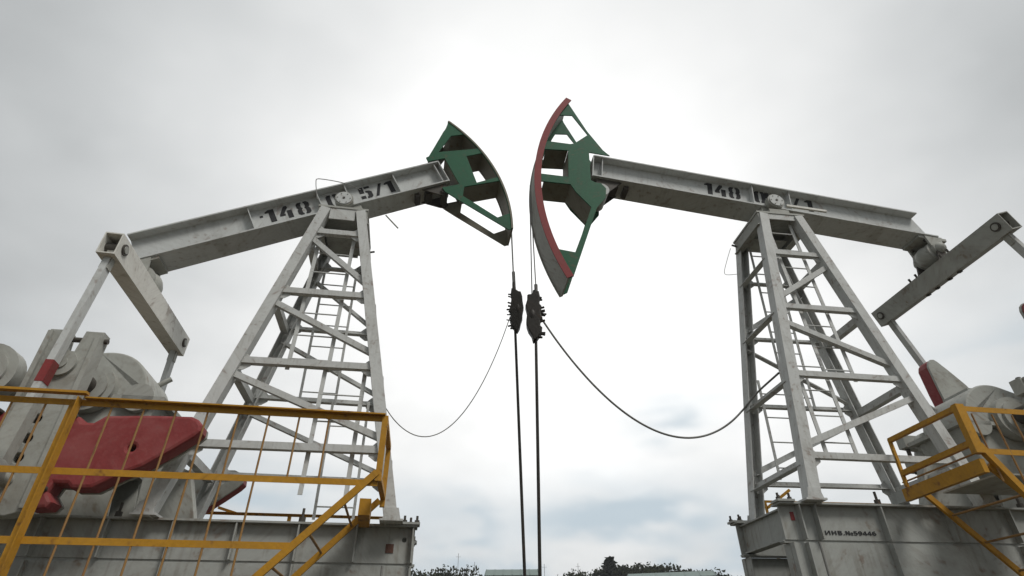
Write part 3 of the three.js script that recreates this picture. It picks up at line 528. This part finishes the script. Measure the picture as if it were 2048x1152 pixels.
{ // first machine
  const zL = 7.616, top = P3(-0.0, 6.32, zL - 0.12), cl = P3(0.055, 4.66, zL);
  hanger('rod_hanger', 'greasy black rod clamp hanging from the small raised horsehead', cl, 0.78, 1, 5);
  for (const dz of [0.12, -0.12]) one('bridle_rope', 'thin wire rope from the small raised horsehead to its clamp', 'rope', rod(P3(-0.005, 6.36, zL + dz), P3(0.03, 5.16, zL + dz * 0.3), 0.011, 7), MAT.rope, 'ropes of the raised horsehead');
  one('polished_rod', 'dark polished rod below the clamp of the small raised horsehead', 'rod', rod(P3(0.045, 4.3, zL), P3(0.185, -EYE, zL), 0.020, 10), MAT.grease, 'polished rods');
  one('rope_socket_rod', 'short dark socket rod above the clamp of the small raised horsehead', 'rod', rod(P3(0.025, 5.4, zL), P3(0.04, 4.95, zL), 0.026, 10), MAT.grease);
}
{
  const zR = 6.07, cl = P3(0.275, 3.62, zR);
  hanger('rod_hanger', 'greasy black rod clamp hanging from the large red-edged horsehead', cl, 0.70, -1, 9);
  for (const dz of [0.1, -0.09]) one('bridle_rope', 'thin wire rope from the large red-edged horsehead to its clamp', 'rope', rod(P3(0.27, 5.75, zR - dz), P3(0.255 + (dz > 0 ? 0.05 : -0.0), 3.95, zR - dz * 0.5), 0.008, 7), MAT.rope, 'ropes of the red-edged horsehead');
  one('polished_rod', 'dark polished rod below the clamp of the large red-edged horsehead', 'rod', rod(P3(0.285, 3.35, zR), P3(0.215, -EYE, zR), 0.0175, 10), MAT.grease, 'polished rods');
}
function sag(a, b, s) { return Array.from({ length: 13 }, (_, i) => { const t = i / 12, p = a.clone().lerp(b, t); p.y -= s * 4 * t * (1 - t); return p; }); }
one('slack_cable', 'thin cable sagging between the raised horsehead clamp and its tower', 'cable', tube(sag(P3(-0.03, 4.55, 7.6), L.root.localToWorld(v3(-0.15, 1.2 + LIFT, 0.56)), 1.02), 0.0065, 60), MAT.rope, 'slack cables');
one('slack_cable', 'thicker cable sagging between the red-edged horsehead clamp and its tower', 'cable', tube([...sag(P3(0.34, 3.62, 6.05), R.root.localToWorld(v3(-0.17, 1.39 + LIFT, 0.5)), 0.86), R.root.localToWorld(v3(-0.16, 1.44 + LIFT, 0.1)), R.root.localToWorld(v3(-0.16, 1.46 + LIFT, -0.42))], 0.0125, 80), MAT.rope, 'slack cables');
one('guard_wire', 'bent thin wire hoop standing beside the stencilled beam above the tower', 'wire', tube([[-1.40, 4.2, 0.32], [-1.47, 4.5, 0.32], [-1.475, 4.575, 0.32], [-1.45, 4.585, 0.32], [-1.1, 4.565, 0.31], [-0.86, 4.5, 0.28]].map(q => L.root.localToWorld(v3(q[0], q[1] + LIFT, q[2]))), 0.007, 40), MAT.rope);

M('drain_rod', rod(v3(-0.47, 4.15 + LIFT, 0.2), v3(-0.28, 3.94 + LIFT, 0.2), 0.011, 7), MAT.machine, L.root);
M('grease_pipe', bar(v3(-1.13, 4.235 + LIFT, -0.3), v3(-1.74, 4.19 + LIFT, -0.3), 0.03, 0.035), MAT.beige, R.root);
one('guard_wire', 'faint thin wire hoop hanging off the tower top below the red-edged head', 'wire', tube([[-0.53, 3.93, 0.4], [-0.44, 3.72, 0.43], [-0.36, 3.5, 0.45], [-0.37, 3.47, 0.45], [-0.6, 3.48, 0.42]].map(q => R.root.localToWorld(v3(q[0], q[1] + LIFT, q[2]))), 0.004, 40), MAT.rope);

// ------------------------------------------------------------------ far background: sheds, masts, trees
const polar = (az, r) => v3(r * Math.sin(az * Math.PI / 180), 0, -r * Math.cos(az * Math.PI / 180));
const hgt = (el, r) => EYE + r * Math.tan(el * Math.PI / 180);
function shed(label, az0, az1, el, r, deep) {
  const t = thing('shed', label, 'shed', 'sheds behind the pumpjacks'), mid = (az0 + az1) / 2, w = 2 * r * Math.tan((az1 - az0) / 2 * Math.PI / 180), h = hgt(el, r), eave = h - 0.7;
  t.position.copy(polar(mid, r)); t.rotation.y = -mid * Math.PI / 180;
  M('wall', box(0, eave / 2, 0, w - 0.3, eave, deep), MAT.wall, t);
  for (const s of [1, -1]) { const roof = M('roof', bar(v3(0, h - 0.4, s * deep / 4 + s * 0.1), v3(0, h - 0.4, s * deep / 4 + s * 0.1).add(v3(0.001, 0, 0)), 1, 1), MAT.roofGreen, t);
    roof.geometry = metreUV(bar(v3(-w / 2, (h + eave) / 2, s * (deep / 4 + 0.1)), v3(w / 2, (h + eave) / 2, s * (deep / 4 + 0.1)), Math.hypot(deep / 2 + 0.2, h - eave), 0.05, v3(0, deep / 2 + 0.2, s * (h - eave)).normalize()));
    for (let i = 0; i <= 6; i++) M('roof_rib', bar(v3(-w / 2 + 0.05 + (w - 0.1) * i / 6, h + 0.03, 0), v3(-w / 2 + 0.05 + (w - 0.1) * i / 6, eave + 0.03, s * (deep / 2 + 0.2)), 0.05, 0.05), MAT.roofGreen, roof); }
  M('door', box(0, 1.05, deep / 2 + 0.03, 1, 2.1, 0.06), MAT.roofGreen, t);
  M('window', box(w * 0.28, 3, deep / 2 + 0.03, 0.8, 0.9, 0.06), MAT.glass, t);
}
shed('small shed with dull green metal roof directly behind the polished rods', -2.55, 2.2, 7.45, 45, 5);
shed('long low shed with pale green roof in front of the dark conifer', 10.2, 17.5, 6.92, 50, 6);
for (const [az, el, r] of [[-5.1, 8.8, 74], [-3.6, 8.1, 78], [2.75, 7.9, 76], [5.8, 7.9, 80]]) {
  const t = thing('mast', 'thin grey mast rising over the far tree line', 'mast', 'thin masts over the trees'); t.position.copy(polar(az, r));
  const h = hgt(el, r); M('pole', rod(v3(0, 0, 0), v3(0, h, 0), 0.06, 7, 0.025), MAT.rope, t); M('crossarm', rod(v3(-0.3, h * 0.97, 0), v3(0.3, h * 0.97, 0), 0.015, 5), MAT.rope, t);
}
function crown(seed, conifer) {
  const r = mulberry(seed), pos = [], nor = [];
  const quad = (c, s) => { const a = v3(r() - 0.5, r() - 0.5, r() - 0.5).normalize(), b = v3(r() - 0.5, r() - 0.5, r() - 0.5).cross(a).normalize(), n = a.clone().cross(b); a.multiplyScalar(s); b.multiplyScalar(s * 0.6);
    const q = [c.clone().sub(a), c.clone().add(b), c.clone().add(a), c.clone().sub(b)]; for (const i of [0, 1, 2, 0, 2, 3]) { pos.push(q[i].x, q[i].y, q[i].z); nor.push(n.x, n.y, n.z); } };
  if (conifer) for (let k = 0; k < 26; k++) { const y = 0.2 + 0.8 * k / 26, R = 0.17 * (1 - (k / 26) ** 1.3) + 0.012; for (let m = 0; m < 9; m++) { const a = r() * 6.28, l = R * (0.7 + 0.5 * r()); for (let i = 0; i < 9; i++) { const q = i / 9; quad(v3(Math.cos(a) * l * q, y - 0.05 * q + (r() - 0.5) * 0.02, Math.sin(a) * l * q).add(v3((r() - 0.5) * 0.02, 0, (r() - 0.5) * 0.02)), 0.012 + 0.012 * r()); } } }
  else { const cl = Array.from({ length: 26 }, () => { const a = r() * 6.28, q = Math.sqrt(r()), y = 0.42 + 0.55 * r(), R = 0.32 * Math.sin(Math.PI * Math.min(1, (y - 0.3) / 0.78)) ** 0.7; return [v3(Math.cos(a) * R * q, y, Math.sin(a) * R * q), 0.06 + 0.07 * r()]; });
    for (const [c, s] of cl) for (let i = 0; i < 110; i++) { const d = v3(r() - 0.5, r() - 0.5, r() - 0.5).normalize().multiplyScalar(s * Math.cbrt(r()) * (0.8 + 0.4 * r())); d.y *= 0.75; quad(c.clone().add(d), 0.011 + 0.013 * r()); } }
  const g = new THREE.BufferGeometry(); g.setAttribute('position', new THREE.Float32BufferAttribute(pos, 3)); g.setAttribute('normal', new THREE.Float32BufferAttribute(nor, 3)); g.setAttribute('uv', new THREE.Float32BufferAttribute(new Float32Array(pos.length / 3 * 2), 2)); return g;
}
const CROWNS = [crown(1), crown(2), crown(3)], trunkG = metreUV(mergeGeometries([rod(v3(0, 0, 0), v3(0.01, 0.8, 0), 0.022, 8, 0.006), ...[[0.35, 0.2, 0.5], [0.45, -0.18, 2.2], [0.5, 0.15, 4.1], [0.55, 0.16, 5.4]].map(([y, l, a]) => rod(v3(0, y, 0), v3(Math.cos(a) * l, y + 0.2, Math.sin(a) * l), 0.009, 6, 0.003))]));
function tree(name, label, az, el, r, wide, kind, group) {
  const t = thing(name, label, 'tree', group), h = hgt(el, r), c = name === 'conifer_tree';
  t.position.copy(polar(az, r)); t.rotation.y = az * 37.7; t.scale.set(h * wide, h, h * wide);
  const tr = new THREE.Mesh(trunkG, MAT.bark); tr.name = 'trunk';
  const cr = new THREE.Mesh(c ? crown(77, true) : CROWNS[kind % 3], c ? NEEDLE : LEAF[kind % 3]); cr.name = 'crown';
  for (const m of [tr, cr]) { m.castShadow = m.receiveShadow = true; t.add(m); }
}
const rt = mulberry(42);
const spots = [];
for (let az = -12; az <= -3.0; az += 0.68) spots.push([az, 7.55 - (az > -4.2 ? 0.25 : 0) - Math.max(0, -9 - az) * 0.1]);
for (let az = 5.2; az <= 8.2; az += 0.62) spots.push([az, 7.1 + (az - 5) * 0.14]);
for (let az = 9.7; az <= 19; az += 0.68) spots.push([az, 7.62 - Math.max(0, az - 12.5) * 0.16]);
spots.forEach(([az, el], i) => tree('broadleaf_tree', 'green broadleaf tree in the far tree line', az + (rt() - 0.5) * 0.5, el - (az < 0 ? 0.38 : 0.22) + (rt() - 0.5) * 0.22, 62 + rt() * 16, 0.85 + rt() * 0.4, i, 'trees in the far tree line'));
tree('conifer_tree', 'tall dark conifer standing above the far tree line', 8.75, 8.5, 64, 2.0, 0);

renderer.setSize(1024, 576);
renderer.render(scene, camera);
